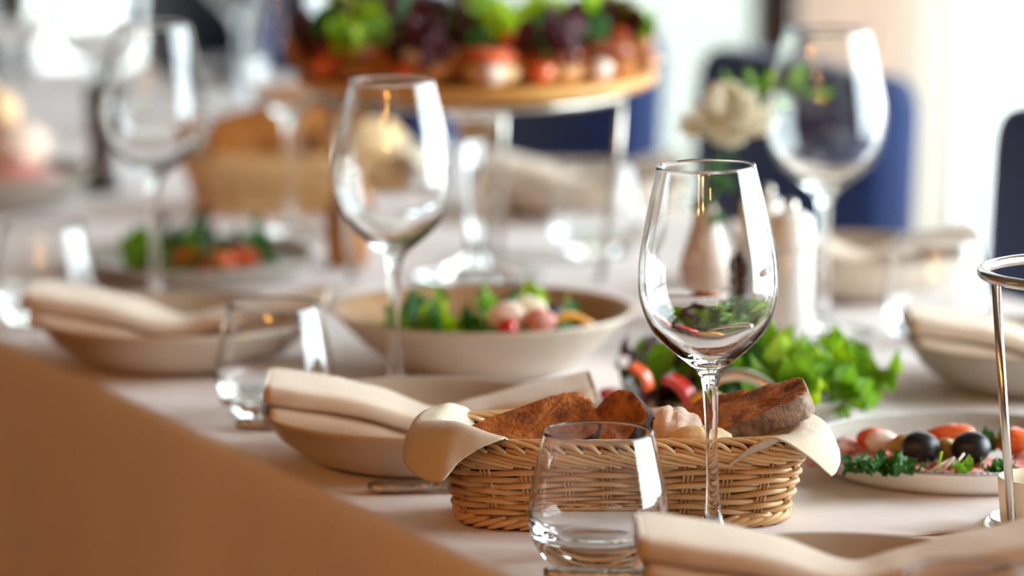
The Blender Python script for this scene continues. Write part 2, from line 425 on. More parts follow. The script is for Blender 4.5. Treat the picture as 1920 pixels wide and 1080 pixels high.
# ------------------------------------------------------------------ wicker basket
BX, BY, BROT = .0665, 2.4665, math.radians(2.5)
A0, B0, A1, B1, NP = .0955, .0395, .1105, .0485, 3.6
def sup(th, a, b):
    c, s = math.cos(th), math.sin(th)
    return a*abs(c)**(2/NP)*(1 if c >= 0 else -1), b*abs(s)**(2/NP)*(1 if s >= 0 else -1)
_n = 2000; _pts = [sup(2*PI*k/_n, .104, .0445) for k in range(_n+1)]; _cum = [0]
for i in range(_n): _cum.append(_cum[-1]+math.dist(_pts[i], _pts[i+1]))
def th_of(s):
    import bisect
    s = (s % 1)*_cum[-1]; i = min(max(bisect.bisect_left(_cum, s), 1), _n)
    f = (s-_cum[i-1])/max(_cum[i]-_cum[i-1], 1e-9); return 2*PI*(i-1+f)/_n
def per(s, z, off=0):
    f = min(max(z/.055, 0), 1.05); f = f**.85
    a, b = A0+(A1-A0)*f, B0+(B1-B0)*f
    x, y = sup(th_of(s), a, b); x1, y1 = sup(th_of(s-.004), a, b); x2, y2 = sup(th_of(s+.004), a, b)
    t = Vector((x2-x1, y2-y1, 0)).normalized(); n = Vector((t.y, -t.x, 0))
    return Vector((x, y, z)) + n*off
GN = 22
def make_basket(label, x, y, rz):
    t = thing('bread_basket', (x, y, 0), label, 'basket', rz=rz)
    for g in range(GN):                                  # stakes, in bundles of three thin canes
        for j in (-1, 0, 1):
            s = g/GN + j*.0046
            mk('stake', *tube([per(s, z, 0) for z in (.004, .02, .035, .05)], .0009, 5), M['wicker'], t)
    for i in range(11):                                  # woven rows
        z = .0072+.00355*i; n = GN*8
        pts = []
        for k in range(n):
            ph = PI*(k/8)+PI*i
            pts.append(per(k/n, z+.0009*math.sin(2*PI*k/n*5+i*.8)+.0009*math.cos(ph), .0024*math.cos(ph)+.0004))
        mk('weaver', *tube(pts, .0018, 8, True), M['wicker'], t)
    NB = 50
    for q in range(NB):                                  # lower roll of the border: long slanting canes
        s0 = q/NB
        pts = [per(s0+.085*u, .0515-.0105*(u**.9)+.0006*random.uniform(-1, 1)*(0 < u < 1), .0030+.0022*math.sin(PI*u)) for u in [k/9 for k in range(10)]]
        mk('border_cane', *tube(pts, .00155, 7), M['wicker'], t)
    for q in range(NB):                                  # top roll: canes arching over the rim
        s0 = q/NB; pts = []
        for k in range(9):
            u = k/8
            pts.append(per(s0+.080*u, .0520+.0045*math.sin(PI*min(1, u*1.05))**.8 if u < .9 else .0515-.002*(u-.9)*10, -.0030+.0072*u))
        mk('border_cane', *tube(pts, .00155, 7), M['wicker'], t)
    for q in range(NB):                                  # foot border
        s0 = q/NB
        pts = [per(s0+.045*u, .0018+.0065*u, .0028*math.sin(PI*u)+.0006) for u in [k/7 for k in range(8)]]
        mk('foot_cane', *tube(pts, .0019, 6), M['wicker'], t)
    mk('rim_wire', *tube([per(k/90, .0508, -.001) for k in range(90)], .0014, 6, True), M['wire'], t)
    # woven floor of the basket
    rows = [[(sup(2*PI*k/60, A0*f, B0*f)[0], sup(2*PI*k/60, A0*f, B0*f)[1], .004) for k in range(61)] for f in (.02, .35, .7, 1.0)]
    solid(mk('basket_floor', *grid(rows), M['wicker'], t), .0025)
    return t
bk = make_basket('tan wicker bread basket behind the clear wine glass and tumbler', BX, BY, BROT)
b2 = copy_tree(bk); b2.location = (-.190, 3.78, T); b2.rotation_euler = (0, 0, math.radians(3))
b2['label'] = 'blurred wicker bread basket on the far half of the table'

# cloth lining the basket, with its two drooping corners
LF = [[(-.012, 2.500, .034), (-.020, 2.490, .034), (-.022, 2.460, .032), (-.014, 2.440, .034), (-.004, 2.434, .040), (.006, 2.428, .047)],
      [(-.0250, 2.506, .0560), (-.034, 2.492, .0615), (-.038, 2.462, .0575), (-.028, 2.438, .0590), (-.016, 2.424, .0590), (-.0035, 2.414, .0588)],
      [(-.0330, 2.508, .0600), (-.0440, 2.490, .0640), (-.052, 2.455, .0620), (-.0345, 2.419, .0672), (-.020, 2.408, .0650), (-.0055, 2.4040, .0602)],
      [(-.0450, 2.500, .0590), (-.0560, 2.478, .0605), (-.060, 2.437, .0575), (-.0425, 2.405, .0590), (-.027, 2.400, .0600), (-.0125, 2.3995, .0588)],
      [(-.0560, 2.488, .0540), (-.0640, 2.465, .0490), (-.0630, 2.420, .0415), (-.0440, 2.389, .0372), (-.0305, 2.3935, .0495), (-.0200, 2.3965, .0565)]]
RF = [[(.128, 2.418, .042), (.150, 2.440, .042), (.158, 2.470, .042), (.150, 2.492, .042)],
      [(.1486, 2.4090, .0588), (.164, 2.425, .0588), (.170, 2.455, .0590), (.168, 2.490, .0580)],
      [(.1600, 2.4020, .0592), (.175, 2.418, .0590), (.180, 2.450, .0600), (.180, 2.485, .0600)],
      [(.1755, 2.4040, .0490), (.186, 2.425, .0510), (.190, 2.450, .0545), (.190, 2.472, .0560)],
      [(.1895, 2.4180, .0350), (.1930, 2.427, .0365), (.1958, 2.438, .0395), (.1965, 2.452, .0440)]]
vs, fs = [], []
def addg(rows):
    v, f = grid(rows); b = len(vs); vs.extend(v); fs.extend([tuple(i+b for i in q) for q in f])
o0 = Vector((BX, BY, 0))
for ctrl in (LF, RF):
    R_ = loft(ctrl, 9, 7)
    R_ = [[p - o0 + Vector((0, 0, .0006*noise.noise(p*90))) for p in r] for r in R_]
    addg(R_)
rows = []
for f, z in ((.02, .022), (.4, .022), (.7, .025), (.86, .034)):
    rows.append([Vector((sup(2*PI*k/48, .098*f, .04*f)[0], sup(2*PI*k/48, .098*f, .04*f)[1], z+.002*noise.noise(Vector((k*.3, f*5, 0))))) for k in range(49)])
addg(rows)
o = solid(mk('basket_napkin', vs, fs, M['liner'], loc=(BX, BY, T)), .0011)
tag(o, 'cream linen napkin lining the front bread basket with drooping corners', 'napkin')
# second basket's cloth and bread
LF2 = [[p - o0 for p in r] for r in loft(RF, 5, 5)]
vs, fs = [], []; addg(LF2); addg(rows)
tag(solid(mk('basket_napkin', vs, fs, M['liner'], loc=(-.190, 3.78, T), rot=(0, 0, math.radians(3))), .0011),
    'cream napkin lining the blurred far bread basket', 'napkin')

def bread_slice(L, Wd, th, loc, xa, za, label, crust, seed=0, name='bread_slice', crumb='crumb'):
    """slice: rounded D outline in local xy, thickness along z, crust round the side"""
    n = 56; vs, fs, mi = [], [], []
    def outl(k, sc):
        a = 2*PI*k/n; c, s = math.cos(a), math.sin(a)
        x = L/2*abs(c)**(.42)*(1 if c >= 0 else -1); y = Wd/2*abs(s)**(.62)*(1 if s >= 0 else -1)
        f = sc*(1+.07*noise.noise(Vector((c*2, s*2, seed)))+.03*noise.noise(Vector((c*9, s*9, seed))))
        return x*f, y*f
    prof = [(0.0, .5), (.35, .5), (.7, .5), (.93, .5), (.985, .47), (1.0, .3), (1.01, 0), (1.0, -.3), (.985, -.47), (.93, -.5), (.6, -.5), (0, -.5)]
    for r, (sc, zz) in enumerate(prof):
        for k in range(n):
            x, y = outl(k, sc); z = zz*th
            j = .0016*noise.noise(Vector((x*160, y*160, zz*9+seed))) + .0016*noise.noise(Vector((x*400, y*400, zz*9+seed)))
            vs.append((x, y, z + (j if abs(zz) > .45 else 0)))
    for r in range(len(prof)-1):
        for k in range(n):
            fs.append((r*n+k, (r+1)*n+k, (r+1)*n+(k+1) % n, r*n+(k+1) % n)); mi.append(1 if 4 <= r <= 7 else 0)
    o = mk(name, vs, fs, [M[crumb], M[crust]], matidx=mi)
    basis(o, xa, za, Vector((loc[0], loc[1], loc[2]+T)))
    return tag(o, label, 'bread')
bread_slice(.086, .046, .013, (.0120, 2.4600, .0500), (1, .28, .30), (-.30, -.55, .78), 'long dark rye bread slice leaning at the napkin end of the front basket', 'crustd', 1)
bread_slice(.044, .040, .014, (.0640, 2.4560, .0560), (.55, .1, .62), (-.55, -.55, .60), 'small dark rye bread wedge behind the rim of the front tumbler', 'crustd', 2)
bread_slice(.062, .044, .0150, (.1500, 2.4600, .0655), (1, .05, .40), (-.38, -.13, .91), 'dark rye slice with grey crust resting on the drooping napkin corner', 'crust', 3)
bread_slice(.050, .040, .0120, (.128, 2.4760, .0560), (1, -.1, .25), (-.2, -.5, .84), 'rye slice tucked beneath the grey crusted slice in front basket', 'crust', 5)
def roll(rx, ry, rz, loc, rot, m, label, seed=0, cuts=3, name='bread_roll'):
    v, f = blob(rx, ry, rz, .12, seed, 36, 22)
    out = []
    for p in v:                                         # scored grooves across the crust
        x, y, z = p; g = 0
        for c in range(cuts):
            xc = (-.5+(c+.5)/cuts)*rx*1.5; g += math.exp(-((x-xc+.25*y)/(.0016))**2)
        k = 1-.14*g*(z > 0); out.append((x, y*k, z*k))
    o = mk(name, out, f, M[m]); o.location = (loc[0], loc[1], loc[2]+T); o.rotation_euler = rot
    return tag(o, label, 'bread')
roll(.0205, .0165, .0135, (.0960, 2.4530, .0565), (.1, .1, -.3), 'bun', 'pink floured bread roll with scored crust in the front basket', 1)
roll(.0185, .0120, .0095, (.1130, 2.4300, .0540), (0, 0, .1), 'bunlight', 'small pale bread roll behind the wine glass stem in the basket', 2, 1)
roll(.045, .024, .030, (-.135, 3.77, .058), (0, 0, .2), 'bunlight', 'pale bread roll in the blurred far basket', 3, 2)
bread_slice(.085, .060, .020, (-.235, 3.77, .066), (1, .1, .25), (-.3, -.75, .5), 'tan bread slice standing in the blurred far basket', 'crust', 6, crumb='woodm')
bread_slice(.075, .055, .020, (-.180, 3.80, .066), (1, .1, -.1), (0, -.85, .4), 'second tan bread slice behind the first in the blurred far basket', 'crust', 8, crumb='woodm')

# ------------------------------------------------------------------ plates and bowls
def dish(name, x, y, prof, m_out, m_in, label, cat, rim=None, n=72, sc=1.0):
    t = thing(name, (x, y, 0), label, cat)
    outer, inner = prof
    outer = [(a*sc, b) for a, b in outer]; inner = [(a*sc, b) for a, b in inner]
    p = outer+inner; v, f = lathe(p, n)
    # faces: one band of n faces per profile step
    mi = []
    for i in range(len(p)-1):
        mi += [1 if i >= len(outer) else 0]*n
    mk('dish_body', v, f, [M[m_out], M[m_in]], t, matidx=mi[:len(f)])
    if rim:
        r, z, rr, mm = rim
        mk('rim_band', *tube([(r*sc*math.cos(2*PI*k/120), r*sc*math.sin(2*PI*k/120), z) for k in range(120)], rr, 6, True), M[mm], t)
    return t
DEEP = ([(0, .003), (.050, .003), (.054, .0005), (.060, .001), (.075, .006), (.092, .018), (.102, .031), (.105, .0345)],
        [(.1045, .0362), (.1025, .0355), (.096, .029), (.082, .018), (.066, .0105), (.04, .008), (0, .0075)])
BOWL = ([(0, .003), (.042, .003), (.046, .0003), (.052, .001), (.066, .007), (.088, .024), (.103, .039), (.1085, .0445)],
        [(.1085, .0465), (.106, .0460), (.098, .039), (.082, .026), (.06, .014), (.035, .010), (0, .0095)])
FLAT = ([(0, .002), (.070, .002), (.078, .0003), (.084, .001), (.092, .006), (.098, .014), (.1, .0165)],
        [(.1, .0180), (.0985, .0178), (.095, .0135), (.088, .0085), (.06, .0075), (0, .0075)])
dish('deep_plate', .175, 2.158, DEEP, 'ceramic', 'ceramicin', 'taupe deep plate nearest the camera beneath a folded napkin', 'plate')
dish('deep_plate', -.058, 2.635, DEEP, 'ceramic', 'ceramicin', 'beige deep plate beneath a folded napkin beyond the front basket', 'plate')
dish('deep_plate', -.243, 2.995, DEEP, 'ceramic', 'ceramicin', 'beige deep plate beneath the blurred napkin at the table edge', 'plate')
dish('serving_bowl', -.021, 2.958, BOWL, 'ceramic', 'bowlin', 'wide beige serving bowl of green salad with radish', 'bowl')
dish('meat_plate', .2866, 2.608, FLAT, 'white', 'grey', 'round flat plate of cold meat with beaded silver rim', 'plate', rim=(.0995, .0175, .0012, 'speckle'))
dish('salad_plate', .160, 2.805, FLAT, 'grey', 'grey', 'grey plate under the lettuce salad behind the front basket', 'plate', sc=.85)
dish('deep_plate', .370, 2.895, DEEP, 'grey', 'grey', 'grey plate under a napkin beside the wire holder leg', 'plate', sc=.88)
dish('dinner_plate', -.263, 3.405, FLAT, 'grey', 'grey', 'blurred grey plate of colourful salad behind the far wine glass', 'plate')
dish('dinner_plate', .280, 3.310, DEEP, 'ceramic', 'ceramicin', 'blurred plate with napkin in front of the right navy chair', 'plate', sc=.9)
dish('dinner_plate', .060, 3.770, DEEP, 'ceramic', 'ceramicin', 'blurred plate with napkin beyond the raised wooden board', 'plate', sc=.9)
dish('dinner_plate', -.475, 3.800, DEEP, 'grey', 'grey', 'blurred grey platter of rolls and ham beside pepper grinder', 'platter', sc=.85)

# ------------------------------------------------------------------ folded napkins
def sweep(path, wid, thk, n=40, bias=0):
    """soft folded cloth band: rounded-rectangle section swept along path"""
    P = cr(path, 8); m = len(P); W_ = cr([(w_, 0, 0) for w_ in wid], 8); H_ = cr([(h_, 0, 0) for h_ in thk], 8)
    vs, fs = [], []; k_ = 28
    for i, p in enumerate(P):
        t = (P[min(i+1, m-1)]-P[max(i-1, 0)]).normalized()
        side = Vector((0, 1, 0)); side = (side - t*side.dot(t)).normalized(); up = side.cross(t)*-1
        if up.z < 0: up = -up
        e = 1.0 if 0 < i < m-1 else .9
        for k in range(k_):
            a = 2*PI*k/k_; c, s = math.cos(a), math.sin(a)
            yy = abs(c)**.3*(1 if c >= 0 else -1)*W_[i].x/2*e; zz = abs(s)**.5*(1 if s >= 0 else -1)*H_[i].x/2*e
            q = p + side*yy + up*zz
            q = q + Vector((0, 0, .0010*noise.noise(q*45)))
            vs.append(q)
    for i in range(m-1):
        for k in range(k_): fs.append((i*k_+k, i*k_+(k+1) % k_, (i+1)*k_+(k+1) % k_, (i+1)*k_+k))
    fs.append(tuple(range(k_))); fs.append(tuple((m-1)*k_+k for k in reversed(range(k_))))
    return vs, fs
def folded_napkin(x, y, label, sc=1.0, rz=0, mirror=1, hz=0):
    t = thing('folded_napkin', (x, y, hz), label, 'napkin', rz=rz)
    up_path = [(-.112, 0, .0495), (-.080, 0, .0455), (-.040, -.002, .0385), (0, -.004, .0275), (.030, -.002, .0325), (.065, 0, .0405), (.110, .002, .0490)]
    lo_path = [(-.108, -.002, .0365), (-.080, -.002, .0325), (-.040, -.004, .0245), (-.004, -.004, .0150), (.030, -.003, .0190), (.060, 0, .0290), (.092, .002, .0370)]
    S_ = lambda P: [(a*sc*mirror, b*sc, c) for a, b, c in P]
    mk('folded_layer', *sweep(S_(up_path), [.070, .072, .068, .046, .052, .064, .068], [.0145, .0140, .0130, .0130, .0110, .0115, .0115]), M['napkin'], t)
    mk('folded_layer', *sweep(S_(lo_path), [.070, .070, .060, .036, .044, .056, .058], [.0120, .0120, .0120, .0110, .0085, .008, .007]), M['napkin'], t)
    return t
folded_napkin(.178, 2.158, 'folded cream napkin on the nearest plate, beside the front tumbler', hz=.008)
folded_napkin(-.052, 2.635, 'folded cream napkin on the plate behind the front basket', sc=.95)
folded_napkin(-.243, 2.995, 'blurred folded napkin on the plate near the cloth corner', sc=.98, rz=-.05)
folded_napkin(.385, 2.895, 'folded napkin on the grey plate behind the meat plate', sc=.95, hz=.0)
folded_napkin(.280, 3.310, 'blurred folded napkin on the plate by the right navy chair', sc=.85)
folded_napkin(.060, 3.770, 'blurred folded napkin on the plate beyond the raised board', sc=.85)
# flat white sheet standing in for window glare on the tablecloth
rows = [[(x*.01-.05, y*.01-.04, .003+.006*abs(noise.noise(Vector((x*.35, y*.35, 2))))) for x in range(11)] for y in range(9)]
tag(solid(mk('glare_sheet', *grid(rows), M['white'], loc=(-.125, 3.27, T), rot=(0, 0, -.3)), .002), 'white sheet standing in for cloth glare between the serving bowl and far salad plate', 'napkin')

# ------------------------------------------------------------------ cutlery
def knife(x, y, rz, label, fork=False):
    t = thing('fork' if fork else 'knife', (x, y, .0), label, 'cutlery', rz=rz)
    hl = .095
    pts = [(-.11+hl*i/16, 0, .0045) for i in range(17)]
    vs, fs = tube(pts, lambda u: .0078-.0035*u+.0008*math.sin(u*40) if u > .03 else .005, 12)
    vs = [(v[0], v[1], .0045+(v[2]-.0045)*.52) for v in vs]
    mk('handle', vs, fs, M['silver'], t)
    if not fork:
        rows = [[(-.015+.125*i/14, (.008*(1-max(0, i/14-.75)**2*12))*s, .0045+.0006*(1-abs(s))) for s in (-1, -.5, 0, .5, 1)] for i in range(15)]
        solid(mk('blade', *grid(rows), M['steel'], t), .0012)
    else:
        rows = [[(-.015+.06*i/8, s*(.003+.009*min(1, i/5)), .0045+.003*math.sin(i/8*PI)) for s in (-1, 0, 1)] for i in range(9)]
        solid(mk('fork_neck', *grid(rows), M['steel'], t), .0015)
        for s in (-1.5, -.5, .5, 1.5): mk('tine', *tube([(.044, s*.006, .0045), (.065, s*.006, .003), (.09, s*.0055, .006)], .0012, 6), M['steel'], t)
    return t
knife(.020, 2.5425, .09, 'ornate silver knife between the front basket and napkin plate')
knife(.128, 2.2945, -.03, 'ornate silver knife handle showing below the front tumbler')
knife(-.075, 2.739, .0, 'silver fork behind the folded napkin near the blurred tumbler', True)

# ------------------------------------------------------------------ leaves and food
def leafmesh(L, W_, ruf=.25, curl=.5, seed=0, nu=9, nv=8, fr=9):
    rows = []
    for i in range(nu+1):
        u = i/nu; wv = W_*math.sin(PI*min(1, u*.93+.05))**.7
        row = []
        for j in range(nv+1):
            s = -1+2*j/nv
            edge = abs(s)**1.6
            x = L*u; y = s*wv*.5*(1+.12*noise.noise(Vector((u*7, s*3, seed))))
            z = L*curl*u*u*.5 - abs(s)*wv*.05 + ruf*L*.22*edge*math.sin(fr*u*2+seed+s*2) + ruf*L*.12*noise.noise(Vector((u*5, s*5, seed*2.3)))
            row.append((x, y, z))
        rows.append(row)
    return grid(rows)
LEAF = {}
for mname in ('green', 'lime', 'dgreen', 'redleaf'):
    LEAF[mname] = []
    for q in range(4):
        me = bpy.data.meshes.new('leaf_'+mname); v, f = leafmesh(1, .72, .9, .7, q*2.1+len(mname)); me.from_pydata(v, [], f); me.materials.append(M[mname]); me.shade_smooth(); LEAF[mname].append(me)
def leaf(name, mname, loc, size, rot, parent, label=None):
    o = bpy.data.objects.new(name, random.choice(LEAF[mname])); C.objects.link(o); o.parent = parent
    o.location = loc; o.scale = (size,)*3; o.rotation_euler = rot
    if label: o['label'] = label
    return o
def heap(name, x, y, z, rx, ry, h, mix, n, label, cat, size=(.03, .05), seed=0):
    random.seed(seed); t = thing(name, (x, y, z), label, cat)
    for i in range(n):
        a = random.uniform(0, 2*PI); r = math.sqrt(random.random())
        px, py = rx*r*math.cos(a), ry*r*math.sin(a); hz = h*(1-r*r)*random.uniform(.3, 1)
        mname = random.choice(mix(px/rx, py/ry))
        leaf('lettuce_leaf', mname, (px, py, hz), random.uniform(*size), (random.uniform(-.5, .5), random.uniform(-1.1, .1), random.uniform(0, 2*PI)), t)
    return t
heap('lettuce_salad', .165, 2.795, .010, .085, .06, .030, lambda u, v: ['redleaf', 'dgreen', 'green', 'redleaf'] if u < -.35 else (['dgreen', 'green', 'green'] if u < .1 else ['green', 'green', 'lime']), 80,
     'green and dark red lettuce salad heaped behind the front basket', 'salad', (.026, .044), 3)
def lump(name, m, loc, r3, label, cat, seed=0, rot=(0, 0, 0), nz=.12, group=None, seg=20, freq=1.5):
    o = mk(name, *blob(*r3, nz, seed, seg, 12, freq), M[m]); o.location = (loc[0], loc[1], loc[2]+T); o.rotation_euler = rot
    return tag(o, label, cat, group)
def strip(name, m, loc, L, W_, th, rot, label, cat, curl=.5, group=None):
    rows = [[(L*(i/10-.5), W_*(j/4-.5), curl*L*.4*((i/10-.5)**2*4-.3)*-1 + .15*W_*((j/4-.5)**2*4)) for j in range(5)] for i in range(11)]
    o = solid(mk(name, *grid(rows), M[m]), th); o.location = (loc[0], loc[1], loc[2]+T); o.rotation_euler = rot
    return tag(o, label, cat, group)
strip('pepper_strip', 'pepper', (.1120, 2.700, .034), .028, .011, .005, (.2, .75, -.5), 'bright red pepper strip in the salad beside the wine glass stem', 'vegetable')
strip('pepper_strip', 'tomato', (.0860, 2.715, .041), .020, .009, .004, (.3, .9, -.3), 'dull red pepper strip standing amid dark red lettuce', 'vegetable')
strip('pepper_strip', 'yellow', (.1330, 2.695, .028), .030, .010, .004, (.2, .3, .1), 'yellow pepper strip in the salad behind the wine glass stem', 'vegetable')
strip('pepper_strip', 'pepper', (.070, 2.745, .022), .022, .009, .004, (.2, .3, .6), 'small red pepper strip at the edge of the red lettuce', 'vegetable')
# serving spoon handle arching over the salad
o = mk('serving_spoon', *tube(cr([(-.016, .012, .022), (-.010, .004, .029), (.0, 0, .0325), (.014, -.003, .0300), (.026, -.008, .022), (.034, -.012, .008)], 6), lambda u: .0026+.0016*math.sin(PI*u), 8), M['steel'])
o.location = (.147, 2.695, T+.013); tag(o, 'silver serving spoon arching over the salad behind the bread', 'spoon')
# serving bowl contents
heap('bowl_salad', -.021, 2.945, .018, .070, .06, .020, lambda u, v: ['lime', 'green', 'dgreen', 'green'], 46, 'green leaf salad filling the wide serving bowl', 'salad', (.025, .040), 5)
for i, (x, y, z, r, m) in enumerate([(-.003, 2.885, .052, .014, 'sprout'), (.012, 2.890, .056, .013, 'petal'), (.020, 2.880, .050, .011, 'ham')]):
    lump('radish_slice', m, (x, y, z), (r, r*.5, r*.8), ['pale pink radish slice on the bowl salad', 'white radish slice atop the bowl salad', 'rosy radish slice at the side of the bowl salad'][i], 'vegetable', i)
lump('cherry_tomato', 'pepper', (-.003, 2.873, .046), (.0075, .0075, .0075), 'red cherry tomato in the serving bowl', 'tomato', 4, nz=.03)
strip('pepper_strip', 'yellow', (.040, 2.905, .046), .035, .014, .004, (0, .1, .3), 'orange pepper strip in the serving bowl', 'vegetable')
lump('dark_olive', 'olive', (.028, 2.91, .05), (.009, .008, .007), 'dark olive in the serving bowl', 'olive', 6, nz=.03)

# cold meat plate
def olive(x, y, z, label, rz=0):
    t = thing('olive', (x, y, z), label, 'olive', rot=(.2, .25, rz))
    v, f = blob(.0128, .0112, .0108, .03, x*9, 28, 18)
    v = [(a*(1-.25*math.exp(-((b*b+c*c)/(.0026**2))) * (a > 0)), b, c) for a, b, c in v]
    mk('olive_flesh', v, f, M['olive'], t)
    return t
olive(.2570, 2.565, .0225, 'black olive on the meat plate nearer the basket', .2)
olive(.2880, 2.562, .0230, 'black olive on the meat plate nearer the wire holder', 2.6)
def slice_(x, y, r, m, label, seed=0, z=.010, rot=(0, 0, 0), name='ham_slice', ry=.8, h=.0035, cat='meat'):
    rows = []
    for i in range(8):
        f = i/7
        rows.append([(f*r*math.cos(2*PI*k/26)*(1+.12*noise.noise(Vector((math.cos(2*PI*k/26)*2, math.sin(2*PI*k/26)*2, seed)))), f*r*ry*math.sin(2*PI*k/26), h*noise.noise(Vector((f*3*math.cos(2*PI*k/26), f*3*math.sin(2*PI*k/26), seed)))+h*f*math.sin(k*.7+seed)*.8) for k in range(27)])
    o = solid(mk(name, *grid(rows), M[m]), .0022); o.location = (x, y, z+T); o.rotation_euler = rot
    return tag(o, label, cat)
slice_(.2309, 2.598, .026, 'ham', 'pale pink ham slice at the back of the meat plate near the basket', 1, .014, (.15, 0, .3))
slice_(.2080, 2.575, .023, 'ham', 'pink ham slice at the basket end of the meat plate', 2, .012, (.1, .1, .2))
slice_(.244, 2.550, .022, 'meat', 'dark cured meat slice before the black olives', 3, .012, (.1, 0, .8))
slice_(.293, 2.548, .022, 'ham', 'pink ham slice in front of the second black olive', 4, .012, (.12, 0, .1))
slice_(.330, 2.565, .026, 'ham', 'pink ham slice behind the wire holder leg', 5, .012, (.1, 0, .5))
slice_(.270, 2.630, .026, 'meat', 'cured meat slice at the back of the meat plate', 6, .012, (.1, 0, .5))
slice_(.212, 2.610, .022, 'meat', 'cured red meat slice at far basket side of the meat plate', 7, .014, (.2, .1, .5))
slice_(.262, 2.538, .019, 'meat', 'cured meat slice at the front rim of the meat plate', 8, .012, (.05, 0, 1))
for i, (x, y, z, r3, lb) in enumerate([(.2820, 2.608, .022, (.0175, .009, .0075), 'orange salmon piece behind the black olives'), (.3200, 2.592, .021, (.013, .009, .009), 'orange salmon piece behind the wire holder leg'),
                                   (.2330, 2.603, .021, (.013, .008, .0065), 'small orange salmon piece on the pink ham')]):
    lump('salmon_piece', 'tomato', (x, y, z), r3, lb, 'fish', i, nz=.2)
lump('white_radish', 'sprout', (.2340, 2.590, .022), (.010, .006, .007), 'white fatty slice curled on the ham near the basket', 'vegetable', 3)
lump('mushroom', 'capers', (.2480, 2.583, .019), (.009, .008, .009), 'tan pickled mushroom behind the first black olive', 'mushroom', 4)
lump('mushroom', 'capers', (.2735, 2.575, .019), (.008, .008, .008), 'tan pickled mushroom between the two black olives', 'mushroom', 5)
def sprig(x, y, z, n, L, m, label, seed=0, spread=.012):
    random.seed(seed); t = thing('herb_sprig', (x, y, z), label, 'herb')
    for i in range(n):
        leaf('herb_leaf', m, (random.uniform(-spread, spread), random.uniform(-.004, .004), random.uniform(0, .004)), L*random.uniform(.7, 1.2),
             (random.uniform(-.6, .6), random.uniform(-1.0, -.1), random.uniform(0, 2*PI)), t)
    return t
sprig(.2319, 2.512, .015, 14, .014, 'dgreen', 'dark rocket leaves at the front of the meat plate', 1, .014)
sprig(.2105, 2.528, .014, 12, .009, 'dgreen', 'curly parsley on the meat plate near the basket', 2, .009)
sprig(.2801, 2.514, .015, 6, .009, 'green', 'small green leaf sprig below the second black olive', 3, .004)
sprig(.3005, 2.518, .015, 10, .010, 'dgreen', 'feathery herb sprig beside the wire holder leg', 4, .008)
sprig(.3010, 2.590, .016, 8, .012, 'dgreen', 'green leaf behind the second black olive', 5, .006)
sprig(.2050, 2.560, .014, 6, .010, 'dgreen', 'green leaf behind the drooping napkin corner', 6, .006)
for i, (a_, b_) in enumerate([((-.012, .0, .0), (.006, .002, .011)), ((-.002, -.002, .0), (.007, .001, .012)), ((.004, 0, .001), (.013, .003, .014)), ((-.004, 0, 0), (-.001, 0, .016))]):
    o = mk('sprout', *tube(cr([a_, ((a_[0]+b_[0])/2, -.002, (a_[2]+b_[2])/2+.002), b_], 5), .0009, 6), M['sprout' if i < 3 else 'lime'], loc=(.266, 2.517, T+.014))
    tag(o, ['long pale sprout stalk on the cured meat', 'middle pink sprout stalk on the cured meat', 'short pale sprout stalk near the second olive', 'green sprout stalk beside the first olive'][i], 'sprout')
# platelets of food far away
heap('plate_salad', -.263, 3.405, .008, .075, .06, .010, lambda u, v: ['green', 'dgreen', 'green'] if u < -.2 else ['dgreen', 'redleaf'], 22, 'blurred green salad on the far grey plate', 'salad', (.025, .04), 8)
for i, (x, y) in enumerate([(-.262, 3.37), (-.242, 3.36), (-.222, 3.38)]):
    lump('tomato_wedge', 'tomato', (x, y, .018), (.016, .010, .009), ['tomato wedge beside the wine glass stem on the far salad plate', 'middle tomato wedge on the far salad plate', 'tomato wedge at the serving bowl side of the far salad plate'][i], 'tomato', i)
for i, (x, y, z, r, m, lb) in enumerate([(-.515, 3.79, .05, .034, 'woodm', 'brown bread roll on the blurred platter'), (-.455, 3.80, .055, .032, 'bun', 'pale bread roll on the blurred platter, nearer the grinder'),
                                         (-.480, 3.83, .085, .030, 'bunlight', 'cream bread roll topping the blurred platter')]):
    roll(r, r*.8, r*.75, (x, y, z), (0, 0, i), m, lb, i+5, 2)
slice_(-.445, 3.755, .035, 'ham', 'pink ham slice at the front of the blurred platter', 9, .033, (.3, 0, 0))

# ------------------------------------------------------------------ raised board with open sandwiches
CX, CY = -.0290, 3.385
t = thing('cake_stand', (CX, CY, 0), 'white pedestal stand with steel ring and legs under the wooden board', 'cake stand')
mk('foot', *lathe([(0, .0004), (.052, .0004), (.055, .002), (.050, .005), (.02, .012), (.009, .0205), (0, .0205)], 48), M['glass'], t)
mk('stem', *lathe([(0, .021), (.009, .021), (.0075, .06), (.009, .105), (.018, .130), (.048, .150), (.118, .1565), (.118, .1585), (0, .1585)], 48), M['glass'], t)
mk('ring', *tube([(.122*math.cos(2*PI*k/90), .122*math.sin(2*PI*k/90), .1545) for k in range(90)], .0035, 8, True), M['steel'], t)
for a in (-.28, PI+.28, 1.4):
    mk('leg', *tube([(.122*math.cos(a), .122*math.sin(a), .1540), (.119*math.cos(a), .119*math.sin(a), .10), (.105*math.cos(a), .105*math.sin(a), .002)], .0032, 8), M['steel'], t)
o = mk('serving_board', *lathe([(0, .1590), (.130, .1590), (.1420, .1612), (.1475, .1650), (.1475, .1700), (.145, .1725), (0, .1730)], 80), M['wood'])
o.location = (CX, CY, T); tag(o, 'round wooden board of open sandwiches raised on the stand', 'board')
random.seed(21)
BZ = .1732
